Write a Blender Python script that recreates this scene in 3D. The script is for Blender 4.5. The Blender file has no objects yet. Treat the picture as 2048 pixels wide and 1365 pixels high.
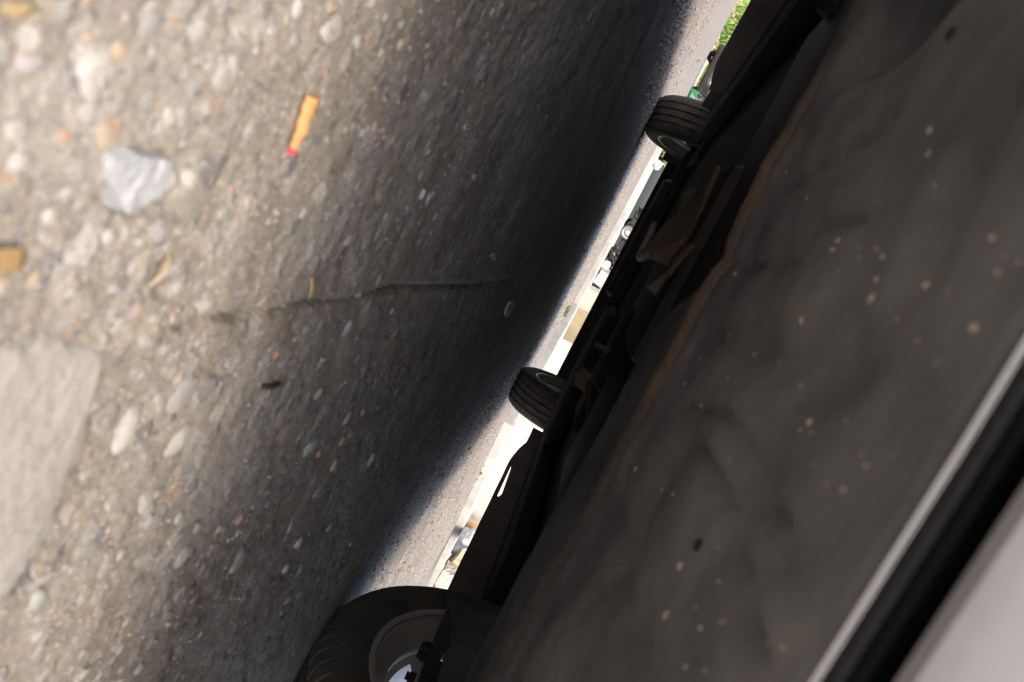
import bpy, bmesh, math, random
import numpy as np
from mathutils import Vector, Matrix

random.seed(7)
rng = np.random.default_rng(11)
R = math.radians
sc = bpy.context.scene

# ------------------------------------------------------------------ camera
CAMH = 0.12
FPX = 1479.0
_yaw, _pit = R(8.3), R(-3.6)
FW = Vector((math.sin(_yaw) * math.cos(_pit), math.cos(_yaw) * math.cos(_pit), math.sin(_pit)))
RT = FW.cross(Vector((0, 0, 1))).normalized()
UP = RT.cross(FW).normalized()
_l = math.hypot(.888, .46)
UX, UY = .888 / _l, .46 / _l            # the phone was held rolled: world up points right and down in the frame
cam_d = bpy.data.cameras.new('camera')
cam = bpy.data.objects.new('camera', cam_d)
sc.collection.objects.link(cam)
cx = RT * -UY + UP * UX
cy = RT * -UX + UP * -UY
cz = -FW
cam.matrix_world = Matrix(((cx.x, cy.x, cz.x, 0), (cx.y, cy.y, cz.y, 0), (cx.z, cy.z, cz.z, CAMH), (0, 0, 0, 1)))
cam_d.sensor_width = 36
cam_d.lens = FPX / 2048 * 36
cam_d.clip_start = 0.005
cam_d.clip_end = 2000
cam_d.dof.use_dof = True
cam_d.dof.focus_distance = 2.4
cam_d.dof.aperture_fstop = 12.5
sc.camera = cam

# ------------------------------------------------------------------ sky, sun, exposure
SUN_EL, SUN_AZ = R(51), R(182)          # azimuth clockwise from +Y
w = bpy.data.worlds.new('World'); sc.world = w; w.use_nodes = True
nt = w.node_tree
sky = nt.nodes.new('ShaderNodeTexSky'); sky.sky_type = 'NISHITA'; sky.sun_disc = False
sky.dust_density = 4.2; sky.ozone_density = .2; sky.air_density = .75; sky.sun_elevation = SUN_EL; sky.sun_rotation = SUN_AZ
bg = nt.nodes['Background']; bg.inputs['Strength'].default_value = 0.15
nt.links.new(sky.outputs['Color'], bg.inputs['Color'])
sd = bpy.data.lights.new('sun', 'SUN'); sd.energy = 1.15; sd.angle = R(22); sd.color = (1, .90, .75)
so = bpy.data.objects.new('sun', sd); sc.collection.objects.link(so)
sv = Vector((math.sin(SUN_AZ) * math.cos(SUN_EL), math.cos(SUN_AZ) * math.cos(SUN_EL), math.sin(SUN_EL)))
so.rotation_euler = sv.to_track_quat('Z', 'Y').to_euler()
vs = sc.view_settings
vs.view_transform = 'Standard'; vs.look = 'None'; vs.exposure = 1.42; vs.gamma = 1; vs.use_curve_mapping = False
sc.cycles.use_denoising = True
sc.cycles.max_bounces = 8; sc.cycles.diffuse_bounces = 5; sc.cycles.use_adaptive_sampling = True; sc.cycles.adaptive_threshold = .02

# ------------------------------------------------------------------ helpers
def ray(px, py):
    dx, dy = px - 1024, py - 682.5
    up = dx * UX + dy * UY; r = -dx * UY + dy * UX
    return FW * FPX + RT * r + UP * up
def gp(px, py, z=0.0):
    d = ray(px, py); t = (z - CAMH) / d.z
    return Vector((d.x * t, d.y * t, z))
def aty(px, py, y):
    d = ray(px, py); t = y / d.y
    return Vector((d.x * t, y, CAMH + d.z * t))

def link(o, parent=None):
    sc.collection.objects.link(o)
    if parent: o.parent = parent
    return o
def tag(o, label=None, cat=None, group=None, kind=None):
    if label: o['label'] = label
    if cat: o['category'] = cat
    if group: o['group'] = group
    if kind: o['kind'] = kind
    return o
def empty(name, loc=(0, 0, 0), rz=0, **k):
    o = bpy.data.objects.new(name, None); o.location = loc; o.rotation_euler = (0, 0, rz)
    o.empty_display_size = .05
    link(o); return tag(o, **k)
def mk(name, verts, faces, mat, parent=None, smooth=False, loc=None):
    me = bpy.data.meshes.new(name)
    me.from_pydata([tuple(v) for v in verts], [], faces); me.update()
    if smooth: me.polygons.foreach_set('use_smooth', [True] * len(me.polygons))
    for m in (mat if isinstance(mat, (list, tuple)) else [mat]): me.materials.append(m)
    o = bpy.data.objects.new(name, me)
    if loc is not None: o.location = loc
    return link(o, parent)
class MB:
    """collects boxes, tubes, lathes and grids for ONE mesh"""
    def __init__(s): s.v = []; s.f = []
    def add(s, v, f):
        n = len(s.v); s.v += [tuple(p) for p in v]; s.f += [tuple(i + n for i in q) for q in f]; return s
    def box(s, a, b, M=None, bev=0):
        bm = bmesh.new(); bmesh.ops.create_cube(bm, size=1)
        c = [(a[i] + b[i]) / 2 for i in range(3)]; d = [abs(b[i] - a[i]) for i in range(3)]
        for q in bm.verts: q.co = Vector((c[0] + q.co.x * d[0], c[1] + q.co.y * d[1], c[2] + q.co.z * d[2]))
        if bev: bmesh.ops.bevel(bm, geom=bm.edges[:], offset=bev, segments=2, affect='EDGES', profile=.5)
        if M is not None: bm.transform(M)
        bm.verts.ensure_lookup_table(); bm.verts.index_update()
        s.add([q.co.copy() for q in bm.verts], [[q.index for q in f.verts] for f in bm.faces]); bm.free(); return s
    def tube(s, pts, rad, n=12, cap=True):
        pts = [Vector(p) for p in pts]; rr = rad if isinstance(rad, (list, tuple)) else [rad] * len(pts)
        v = []; f = []; ref = None
        for i, p in enumerate(pts):
            t = (pts[min(i + 1, len(pts) - 1)] - pts[max(i - 1, 0)]).normalized()
            if ref is None: ref = t.orthogonal().normalized()
            ref = (ref - t * ref.dot(t)).normalized(); b = t.cross(ref)
            for k in range(n):
                a = 2 * math.pi * k / n; v.append(p + (ref * math.cos(a) + b * math.sin(a)) * rr[i])
        for i in range(len(pts) - 1):
            for k in range(n): f.append((i * n + k, i * n + (k + 1) % n, (i + 1) * n + (k + 1) % n, (i + 1) * n + k))
        if cap: f.append(tuple(range(n))[::-1]); f.append(tuple((len(pts) - 1) * n + k for k in range(n)))
        return s.add(v, f)
    def lathe_x(s, prof, n=64, angs=None, closed=False):
        """profile of (axial x, radius) turned about the X axis"""
        A = angs or [2 * math.pi * k / n for k in range(n)]
        m = len(prof); v = [(x, r * math.cos(a), r * math.sin(a)) for a in A for x, r in prof]; f = []
        for i in range(len(A)):
            j = (i + 1) % len(A)
            for k in range(m if closed else m - 1):
                l = (k + 1) % m; f.append((i * m + k, i * m + l, j * m + l, j * m + k))
        return s.add(v, f)
    def grid(s, P):
        n, m = len(P), len(P[0]); v = [p for row in P for p in row]
        return s.add(v, [(i * m + k, i * m + k + 1, (i + 1) * m + k + 1, (i + 1) * m + k) for i in range(n - 1) for k in range(m - 1)])
    def build(s, name, mat, parent=None, smooth=False, loc=None, solid=0, auto=0):
        o = mk(name, s.v, s.f, mat, parent, smooth, loc)
        if auto: o.data.set_sharp_from_angle(angle=R(auto))
        if solid:
            md = o.modifiers.new('thickness', 'SOLIDIFY'); md.thickness = solid; md.offset = 0
        return o

# value noise for relief
def _h(i, j, s):
    i = i.astype(np.int64); j = j.astype(np.int64)
    n = (i * 374761393 + j * 668265263 + s * 1274126177) & 0x7fffffff
    n = ((n ^ (n >> 13)) * 1274126177) & 0x7fffffff
    n = n ^ (n >> 16)
    return (n & 0xffff) / 65535.0
def vnoise(x, y, sd=0):
    xi = np.floor(x); yi = np.floor(y); fx = x - xi; fy = y - yi
    fx = fx * fx * (3 - 2 * fx); fy = fy * fy * (3 - 2 * fy)
    a = _h(xi, yi, sd); b = _h(xi + 1, yi, sd); c = _h(xi, yi + 1, sd); d = _h(xi + 1, yi + 1, sd)
    return (a + (b - a) * fx) * (1 - fy) + (c + (d - c) * fx) * fy - .5

# ------------------------------------------------------------------ materials
def mat(name, col, rough=.6, metal=0, var=0, vscale=8, bump=0, bscale=40, col2=None, spec=.5, coat=0, trans=0, lo=.35, hi=.65, detail=6):
    m = bpy.data.materials.new(name); m.use_nodes = True; t = m.node_tree; N = t.nodes; L = t.links
    b = N['Principled BSDF']
    b.inputs['Roughness'].default_value = rough; b.inputs['Metallic'].default_value = metal
    b.inputs['Specular IOR Level'].default_value = spec
    b.inputs['Coat Weight'].default_value = coat
    b.inputs['Transmission Weight'].default_value = trans
    b.inputs['Base Color'].default_value = (*col, 1)
    tc = N.new('ShaderNodeTexCoord')
    if col2 or var:
        n = N.new('ShaderNodeTexNoise'); n.inputs['Scale'].default_value = vscale; n.inputs['Detail'].default_value = detail
        n.inputs['Roughness'].default_value = .62
        L.new(tc.outputs['Object'], n.inputs['Vector'])
        r = N.new('ShaderNodeValToRGB'); r.color_ramp.elements[0].position = lo; r.color_ramp.elements[1].position = hi
        c2 = col2 or tuple(min(1, c * (1 + var)) for c in col)
        c1 = col if col2 else tuple(c * (1 - var) for c in col)
        r.color_ramp.elements[0].color = (*c1, 1); r.color_ramp.elements[1].color = (*c2, 1)
        L.new(n.outputs['Fac'], r.inputs['Fac']); L.new(r.outputs['Color'], b.inputs['Base Color'])
    if bump:
        n2 = N.new('ShaderNodeTexNoise'); n2.inputs['Scale'].default_value = bscale; n2.inputs['Detail'].default_value = 5
        L.new(tc.outputs['Object'], n2.inputs['Vector'])
        bp = N.new('ShaderNodeBump'); bp.inputs['Strength'].default_value = bump; bp.inputs['Distance'].default_value = .01
        L.new(n2.outputs['Fac'], bp.inputs['Height']); L.new(bp.outputs['Normal'], b.inputs['Normal'])
    return m

def ground_mat():
    m = bpy.data.materials.new('aggregate_concrete'); m.use_nodes = True; t = m.node_tree; N = t.nodes; L = t.links
    b = N['Principled BSDF']; b.inputs['Roughness'].default_value = .9; b.inputs['Specular IOR Level'].default_value = .25
    geo = N.new('ShaderNodeNewGeometry'); P = geo.outputs['Position']
    def noise(scale, det=6, rough=.6, dist=0):
        n = N.new('ShaderNodeTexNoise'); n.inputs['Scale'].default_value = scale; n.inputs['Detail'].default_value = det
        n.inputs['Roughness'].default_value = rough; n.inputs['Distortion'].default_value = dist
        L.new(P, n.inputs['Vector']); return n.outputs['Fac']
    def ramp(fac, pts):
        r = N.new('ShaderNodeValToRGB'); e = r.color_ramp.elements
        while len(e) < len(pts): e.new(.5)
        for el, (p, c) in zip(e, pts): el.position = p; el.color = (*c, 1) if len(c) == 3 else c
        L.new(fac, r.inputs['Fac']); return r.outputs['Color']
    def mix(f, a, c, mode='MIX'):
        x = N.new('ShaderNodeMix'); x.data_type = 'RGBA'; x.blend_type = mode
        for s, v in ((x.inputs[0], f), (x.inputs[6], a), (x.inputs[7], c)):
            if isinstance(v, (int, float)): s.default_value = v
            elif isinstance(v, tuple): s.default_value = (*v, 1)
            else: L.new(v, s)
        return x.outputs[2]
    # cement paste
    base = ramp(noise(9, 9, .68), [(.3, (.175, .156, .130)), (.5, (.258, .236, .205)), (.68, (.335, .318, .285))])
    fine = ramp(noise(420, 4, .7), [(.3, (.62, .60, .57)), (.5, (1, 1, 1)), (.72, (1.3, 1.29, 1.27))])
    colr = mix(.8, base, fine, 'MULTIPLY')
    stain = ramp(noise(3.1, 5, .6, .6), [(.38, (.74, .70, .66)), (.6, (1, 1, 1))])
    colr = mix(1, colr, stain, 'MULTIPLY')
    # aggregate: cells of several sizes, each with its own stone colour
    hsum = None
    wv = N.new('ShaderNodeTexNoise'); wv.inputs['Scale'].default_value = 160; L.new(P, wv.inputs['Vector'])
    ws = N.new('ShaderNodeVectorMath'); ws.operation = 'SCALE'; ws.inputs['Scale'].default_value = .0045; L.new(wv.outputs['Color'], ws.inputs[0])
    wa = N.new('ShaderNodeVectorMath'); wa.operation = 'ADD'; L.new(P, wa.inputs[0]); L.new(ws.outputs[0], wa.inputs[1])
    for scale, keep, th in ((70, .42, .36), (150, .5, .36), (330, .55, .4)):
        v = N.new('ShaderNodeTexVoronoi'); v.inputs['Scale'].default_value = scale; v.inputs['Randomness'].default_value = 1
        L.new(wa.outputs[0], v.inputs['Vector'])
        sp = N.new('ShaderNodeSeparateColor'); L.new(v.outputs['Color'], sp.inputs[0])
        stone = ramp(sp.outputs[0], [(0, (.075, .08, .095)), (.16, (.16, .16, .17)), (.34, (.30, .29, .275)), (.52, (.245, .215, .18)), (.66, (.37, .36, .35)),
                                     (.8, (.28, .225, .17)), (.88, (.33, .18, .10)), (.92, (.38, .365, .34)), (.97, (.44, .43, .40))])
        ed = N.new('ShaderNodeMapRange'); ed.inputs['From Min'].default_value = th; ed.inputs['From Max'].default_value = th + .1
        ed.inputs['To Min'].default_value = 1; ed.inputs['To Max'].default_value = 0; L.new(v.outputs['Distance'], ed.inputs['Value'])
        kp = N.new('ShaderNodeMath'); kp.operation = 'LESS_THAN'; kp.inputs[1].default_value = keep; L.new(sp.outputs[1], kp.inputs[0])
        mm = N.new('ShaderNodeMath'); mm.operation = 'MULTIPLY'; L.new(ed.outputs[0], mm.inputs[0]); L.new(kp.outputs[0], mm.inputs[1])
        m2 = N.new('ShaderNodeMath'); m2.operation = 'MULTIPLY'; m2.inputs[1].default_value = .62; L.new(mm.outputs[0], m2.inputs[0])
        colr = mix(m2.outputs[0], colr, stone)
        hh = N.new('ShaderNodeMath'); hh.operation = 'MULTIPLY'; hh.inputs[1].default_value = 70 / scale; L.new(mm.outputs[0], hh.inputs[0])
        if hsum is None: hsum = hh.outputs[0]
        else:
            ad = N.new('ShaderNodeMath'); ad.operation = 'ADD'; L.new(hsum, ad.inputs[0]); L.new(hh.outputs[0], ad.inputs[1]); hsum = ad.outputs[0]
    L.new(colr, b.inputs['Base Color'])
    nn = noise(260, 6, .7); ad = N.new('ShaderNodeMath'); ad.operation = 'ADD'; L.new(hsum, ad.inputs[0]); L.new(nn, ad.inputs[1])
    bp = N.new('ShaderNodeBump'); bp.inputs['Strength'].default_value = .55; bp.inputs['Distance'].default_value = .0018
    L.new(ad.outputs[0], bp.inputs['Height']); L.new(bp.outputs['Normal'], b.inputs['Normal'])
    return m

M = {}
M['ground'] = ground_mat()
M['pavement'] = mat('pavement_concrete', (.44, .41, .36), .9, col2=(.56, .53, .48), vscale=5, bump=.5, bscale=60)
M['cement'] = mat('smooth_cement', (.215, .203, .18), .85, col2=(.28, .265, .24), vscale=16, bump=.25, bscale=220)
M['tyre'] = mat('tyre_rubber', (.050, .046, .042), .8, col2=(.11, .10, .088), vscale=14, bump=.15, bscale=120)
M['rim'] = mat('painted_steel_rim', (.74, .73, .74), .4, metal=.0, var=.12, vscale=9)
M['barrel'] = mat('shade_toned_rim_barrel', (.40, .39, .385), .4, metal=.1, col2=(.50, .49, .48), vscale=8)  # barrel darker than the disc: shade inside the wheel put into its colour
M['alloy'] = mat('silver_alloy', (.62, .62, .63), .3, metal=.5)
M['iron'] = mat('oily_black_metal', (.015, .015, .016), .6, col2=(.03, .026, .022), vscale=12, bump=.3)
M['rubber'] = mat('black_rubber', (.012, .012, .013), .7)
M['floor'] = mat('underseal', (.008, .008, .0085), .85, col2=(.017, .016, .015), vscale=6, bump=.4, bscale=50)
M['tan'] = mat('dusty_tan_metal', (.10, .075, .05), .8, col2=(.17, .125, .085), vscale=10, bump=.3)
M['pipe'] = mat('sooty_exhaust_steel', (.06, .045, .035), .55, metal=.5, col2=(.13, .09, .06), vscale=9)
M['plastic'] = mat('black_trim_plastic', (.005, .0052, .006), .5, spec=.25, bump=.05, bscale=300)
M['lip'] = mat('sky_toned_lip_trim', (.88, .93, .99), .3, coat=.3)  # sky reflection along the lip edge painted in as blue-white base colour
M['glass'] = mat('dark_car_glass', (.012, .015, .017), .06, spec=.6)
M['lamp'] = mat('clear_lamp_lens', (.45, .46, .48), .12, metal=.2)
M['redlamp'] = mat('red_lamp_lens', (.35, .015, .012), .15)
def paint(n, c): return mat(n, c, .32, var=.04, vscale=30, coat=.6)
M['paint_grey'] = mat('dusty_pale_grey_paint', (.17, .17, .174), .4, var=.06, vscale=40, coat=.3)
M['paint_black'] = paint('black_car_paint', (.012, .013, .015))
M['paint_maroon'] = paint('dark_brown_car_paint', (.022, .017, .014))
M['dirty_bumper'] = mat('scuffed_brown_plastic', (.022, .017, .015), .5, col2=(.06, .042, .033), vscale=7)
M['sill'] = mat('road_grimed_sill', (.03, .024, .02), .55, col2=(.085, .06, .045), vscale=9, bump=.2)

# undertray: black plastic under a film of road dust, rust-coloured mud in places
def tray_mat():
    m = mat('dusty_undertray', (.058, .063, .070), .75, col2=(.160, .166, .176), vscale=9, bump=.3, bscale=60, lo=.36, hi=.68)
    t = m.node_tree; N = t.nodes; L = t.links; b = N['Principled BSDF']
    geo = N.new('ShaderNodeNewGeometry'); src = b.inputs['Base Color'].links[0].from_socket
    n = N.new('ShaderNodeTexNoise'); n.inputs['Scale'].default_value = 16; n.inputs['Detail'].default_value = 5
    L.new(geo.outputs['Position'], n.inputs['Vector'])
    r = N.new('ShaderNodeValToRGB'); r.color_ramp.elements[0].position = .56; r.color_ramp.elements[1].position = .74
    r.color_ramp.elements[0].color = (0, 0, 0, 1); r.color_ramp.elements[1].color = (.55, .55, .55, 1); L.new(n.outputs['Fac'], r.inputs['Fac'])
    x = N.new('ShaderNodeMix'); x.data_type = 'RGBA'; L.new(r.outputs['Color'], x.inputs[0]); L.new(src, x.inputs[6]); x.inputs[7].default_value = (.195, .180, .165, 1)
    L.new(x.outputs[2], b.inputs['Base Color']); return m
M['tray'] = tray_mat()
M['rust'] = mat('rust_stained_seam', (.06, .06, .062), .8, col2=(.19, .12, .068), vscale=8, bump=.5, bscale=80, lo=.47, hi=.72)
M['mud'] = mat('dried_mud', (.42, .37, .30), .95, var=.25, vscale=60)

# ------------------------------------------------------------------ ground: one sheet, fine near the camera, out to the horizon
crack_px = [(330, 655), (420, 628), (520, 622), (600, 606), (690, 598), (780, 575), (860, 572), (950, 566), (1040, 548)]
crack = [gp(*p) for p in crack_px]
def crack_d(x, y):
    d = np.full(x.shape, 9.0); side = np.zeros(x.shape)
    wob = .006 * vnoise(x * 60, y * 60, 5)
    for a, b in zip(crack[:-1], crack[1:]):
        vx, vy = b.x - a.x, b.y - a.y; l2 = vx * vx + vy * vy
        t = np.clip(((x - a.x) * vx + (y - a.y) * vy) / l2, 0, 1)
        ex = x - (a.x + t * vx); ey = y - (a.y + t * vy)
        q = np.hypot(ex, ey); s = np.sign(vx * ey - vy * ex)
        k = q < d; d = np.where(k, q, d); side = np.where(k, s, side)
    return d + wob, side
def relief(x, y):
    rr = np.hypot(x, y); fade = np.clip((9 - rr) / 5, 0, 1)
    z = .006 * vnoise(x * 4, y * 4, 1) + .0032 * vnoise(x * 17, y * 17, 2) + .0016 * vnoise(x * 60, y * 60, 3)
    z += .0011 * vnoise(x * 170, y * 170, 4) * np.clip(1.6 - rr / 2.5, .3, 1) + .0007 * vnoise(x * 420, y * 420, 6) * np.clip(1.4 - rr, 0, 1)
    pits = np.clip(vnoise(x * 75, y * 75, 9) - .30, 0, 1) * .016
    z -= pits
    d, s = crack_d(x, y)
    z -= .0055 * np.exp(-(d / .003) ** 2) * np.clip(1.3 - y / .9, 0, 1)
    z += np.where(s > 0, .003, 0) * np.exp(-d / .05)
    return z * fade
def zf(x, y): return float(relief(np.array([float(x)]), np.array([float(y)]))[0])

ang = np.concatenate([np.arange(-180, -46, 6.0), np.arange(-46, 66, .22), np.arange(66, 180, 6.0)])
rad = [.09]
while rad[-1] < 9: rad.append(rad[-1] * 1.0095)
while rad[-1] < 900: rad.append(rad[-1] * 1.25)
rad = np.array(rad); na, nr = len(ang), len(rad)
A_, R_ = np.meshgrid(np.radians(ang), rad)
X_ = (R_ * np.sin(A_)).ravel(); Y_ = (R_ * np.cos(A_)).ravel(); Z_ = relief(X_, Y_)
co = np.stack([X_, Y_, Z_], 1); co = np.vstack([co, [[0, 0, 0]]]).astype(np.float32)
ii, kk = np.meshgrid(np.arange(nr - 1), np.arange(na), indexing='ij'); kn = (kk + 1) % na
quads = np.stack([ii * na + kk, (ii + 1) * na + kk, (ii + 1) * na + kn, ii * na + kn], -1).reshape(-1, 4)
c0 = nr * na
tris = np.stack([np.full(na, c0), np.arange(na), (np.arange(na) + 1) % na], 1)
me = bpy.data.meshes.new('ground')
me.vertices.add(len(co)); me.vertices.foreach_set('co', co.ravel())
nl = quads.size + tris.size
me.loops.add(nl); me.loops.foreach_set('vertex_index', np.concatenate([quads[:, ::-1].ravel(), tris[:, ::-1].ravel()]).astype(np.int32))
me.polygons.add(len(quads) + len(tris))
me.polygons.foreach_set('loop_start', np.concatenate([np.arange(len(quads)) * 4, quads.size + np.arange(len(tris)) * 3]).astype(np.int32))
me.update(calc_edges=True); me.validate()
me.polygons.foreach_set('use_smooth', [True] * len(me.polygons))
me.materials.append(M['ground'])
if me.polygons[len(me.polygons) // 2].normal.z < 0: me.flip_normals()
ground = link(bpy.data.objects.new('ground', me))
tag(ground, 'rough exposed aggregate concrete ground under and around the car', kind='structure')

# smooth cement patch at the near edge
pp = [gp(*p) for p in ((-120, 640), (0, 668), (120, 655), (186, 668), (196, 740), (176, 830), (150, 910), (110, 1000), (62, 1085), (12, 1160), (-80, 1260), (-260, 1300), (-420, 1000), (-380, 700))]
q_ = np.array([(p.x, p.y) for p in pp]); st_ = .0014
gx, gy = np.meshgrid(np.arange(q_[:, 0].min() - .006, q_[:, 0].max() + .006, st_), np.arange(q_[:, 1].min() - .006, q_[:, 1].max() + .006, st_), indexing='ij')
dist = np.full(gx.shape, 9.0); ins = np.zeros(gx.shape, bool)
for a, b in zip(q_, np.roll(q_, -1, 0)):
    e = b - a; t = np.clip(((gx - a[0]) * e[0] + (gy - a[1]) * e[1]) / (e @ e), 0, 1)
    dist = np.minimum(dist, np.hypot(gx - a[0] - t * e[0], gy - a[1] - t * e[1]))
    c_ = ((a[1] > gy) != (b[1] > gy)) & (gx < (b[0] - a[0]) * (gy - a[1]) / (b[1] - a[1] + 1e-12) + a[0]); ins ^= c_
dist = np.where(ins, dist, -dist) + .005 * vnoise(gx * 130, gy * 130, 21) + .003 * vnoise(gx * 420, gy * 420, 22)
low = .006 * vnoise(gx * 4, gy * 4, 1) + .0032 * vnoise(gx * 17, gy * 17, 2)
gz = low - .0035 + .0062 / (1 + np.exp(-(dist - .001) / .0016)) + .0012 * vnoise(gx * 45, gy * 45, 31) + .0005 * vnoise(gx * 200, gy * 200, 32)
n1, n2 = gx.shape; keep = dist > -.006
ff = [(a * n2 + b, (a + 1) * n2 + b, (a + 1) * n2 + b + 1, a * n2 + b + 1) for a in range(n1 - 1) for b in range(n2 - 1) if keep[a:a + 2, b:b + 2].all()]
bm = bmesh.new(); vs_ = [bm.verts.new(c) for c in np.stack([gx, gy, gz], -1).reshape(-1, 3)]
for f_ in ff: bm.faces.new([vs_[k] for k in f_])
bmesh.ops.delete(bm, geom=[v for v in bm.verts if not v.link_faces], context='VERTS')
me = bpy.data.meshes.new('cement_patch'); bm.to_mesh(me); bm.free(); me.materials.append(M['cement']); me.polygons.foreach_set('use_smooth', [True] * len(me.polygons))
o = link(bpy.data.objects.new('cement_patch', me), ground); o['label'] = 'smooth grey cement patch in the rough ground'

# pebbles set in the ground: pieces of the ground
def pebble_mesh(seed, sub=2, ang=.0):
    bm = bmesh.new(); bmesh.ops.create_icosphere(bm, subdivisions=sub, radius=1)
    r = random.Random(seed); c = [Vector((r.gauss(0, 1), r.gauss(0, 1), r.gauss(0, 1))).normalized() for _ in range(7)]
    for v in bm.verts:
        k = 1.0
        for q in c: k = min(k, (.78 + ang * .1) / max(.05, v.co.dot(q))) if v.co.dot(q) > 0 else k
        v.co *= k * (1 + r.uniform(-.04, .04))
    me = bpy.data.meshes.new('pebble'); bm.to_mesh(me); bm.free()
    return me
PC = [((.10, .105, .125), 3), ((.055, .055, .06), 2), ((.24, .235, .235), 5), ((.30, .288, .27), 6), ((.37, .36, .34), 4), ((.44, .43, .405), 1.6),
      ((.33, .25, .165), 3), ((.42, .30, .17), 1.0), ((.34, .16, .09), .45), ((.28, .21, .16), 4), ((.33, .29, .31), 3), ((.24, .27, .26), 2)]
PM = [mat('pebble_stone', tuple(.66 * a + .34 * b for a, b in zip(c, (.285, .255, .215))), .75, var=.22, vscale=150, bump=.25, bscale=300) for c, _ in PC]
PW = [wt for _, wt in PC]
shapes = [[pebble_mesh(s) for s in range(6)] for _ in PM]
for i, row in enumerate(shapes):
    for m_ in row: m_.materials.append(PM[i])
def pebble(x, y, r, ci, flat=.45, sink=.25, rz=None, asp=None, label=None):
    o = bpy.data.objects.new('pebble', random.choice(shapes[ci])); link(o, ground)
    asp = asp or random.uniform(.6, 1)
    o.scale = (r, r * asp, r * flat); o.rotation_euler = (random.uniform(-.2, .2), random.uniform(-.2, .2), random.uniform(0, 6.3) if rz is None else rz)
    o.location = (x, y, zf(x, y) + r * flat * (-sink)); 
    if label: o['label'] = label
    return o
# stones that can be told apart in the photograph: pixel, pixel size, colour index
marked = [(775, 150, 17, 0), (610, 662, 14, 0), (430, 150, 26, 3), (455, 130, 20, 4), (175, 165, 30, 4), (65, 130, 26, 10), (595, 20, 24, 5), (300, 50, 30, 2), (300, 20, 18, 2),
          (175, 140, 24, 5), (95, 432, 16, 5), (325, 222, 13, 5), (320, 325, 9, 8), (475, 320, 7, 8), (395, 428, 7, 8), (197, 270, 24, 6), (170, 220, 22, 3), (120, 270, 13, 8),
          (430, 420, 15, 2), (480, 400, 14, 10), (305, 250, 14, 3), (60, 560, 22, 6), (250, 860, 46, 4), (360, 790, 40, 2), (350, 880, 34, 4), (280, 1000, 30, 3),
          (530, 770, 20, 1), (640, 790, 14, 2), (625, 900, 22, 11), (700, 660, 16, 10), (545, 705, 14, 8), (480, 1120, 26, 2), (360, 1110, 24, 2), (175, 1085, 20, 0), (60, 1190, 26, 11),
          (330, 1170, 12, 1), (445, 1185, 13, 1), (600, 1140, 14, 2), (740, 920, 15, 11), (700, 840, 18, 4), (540, 1010, 14, 1), (590, 1060, 12, 9), (480, 1040, 13, 8), (640, 985, 15, 11),
          (390, 600, 24, 3), (220, 640, 20, 5), (690, 480, 14, 3), (610, 500, 15, 2), (755, 395, 12, 9), (860, 400, 12, 10), (540, 90, 18, 9), (650, 60, 20, 4), (700, 250, 11, 3),
          (745, 190, 7, 8), (720, 210, 6, 8), (390, 60, 25, 3), (230, 105, 18, 6), (30, 260, 22, 3), (30, 320, 18, 4), (130, 380, 17, 3), (300, 460, 18, 2), (250, 610, 18, 9), (60, 1020, 20, 5)]
used = 0
for px, py, s, c in marked:
    p = gp(px, py); d = (p - Vector((0, 0, CAMH))).length
    pebble(p.x, p.y, s * d / FPX * 1.15, c, flat=random.uniform(.3, .45), sink=random.uniform(.1, .45)); used += 1
while used < 298:
    px, py = random.uniform(-20, 1120), random.uniform(-20, 1385)
    if px > 980 - (py - 300) * .35: continue
    if px < 185 and 650 < py < 1100 - px: continue
    p = gp(px, py); d = (p - Vector((0, 0, CAMH))).length
    s = random.choice((6, 7, 8, 9, 10, 12, 14, 17)) * (1 if p.y < .6 else .7)
    pebble(p.x, p.y, s * d / FPX, random.choices(range(len(PC)), PW)[0], flat=random.uniform(.3, .55), sink=random.uniform(.1, .6)); used += 1
# the white broken stone
p = gp(258, 345); wm = mat('white_quartz', (.27, .28, .29), .7, col2=(.39, .395, .40), vscale=60, bump=.4, bscale=160)
bm = bmesh.new()
out = [(200, 300), (235, 288), (310, 305), (312, 345), (285, 372), (255, 395), (228, 412), (212, 405), (205, 372), (196, 345)]
zt = .0040
tops = [bm.verts.new(gp(x, y) + Vector((0, 0, zt + .0006 * math.sin(i * 2.1)))) for i, (x, y) in enumerate(out)]
cen = gp(258, 345)
bots = [bm.verts.new(cen + (gp(x, y) - cen) * 1.06 + Vector((0, 0, -.002))) for x, y in out]
mid = [bm.verts.new(cen + (gp(x, y) - cen) * .5 + Vector((0, 0, zt + .0004 + .0003 * math.cos(i * 1.7)))) for i, (x, y) in enumerate(out)]
for i in range(len(out)):
    j = (i + 1) % len(out); bm.faces.new((bots[i], bots[j], tops[j], tops[i])); bm.faces.new((tops[i], tops[j], mid[j], mid[i]))
bm.faces.new(mid); bm.faces.new(bots[::-1])
bmesh.ops.recalc_face_normals(bm, faces=bm.faces[:])
me = bpy.data.meshes.new('stone'); bm.to_mesh(me); bm.free(); me.materials.append(wm)
st = link(bpy.data.objects.new('stone', me)); st.location.z = zf(p.x, p.y)
tag(st, 'white angular broken stone lying on the near ground', 'stone')

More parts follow.
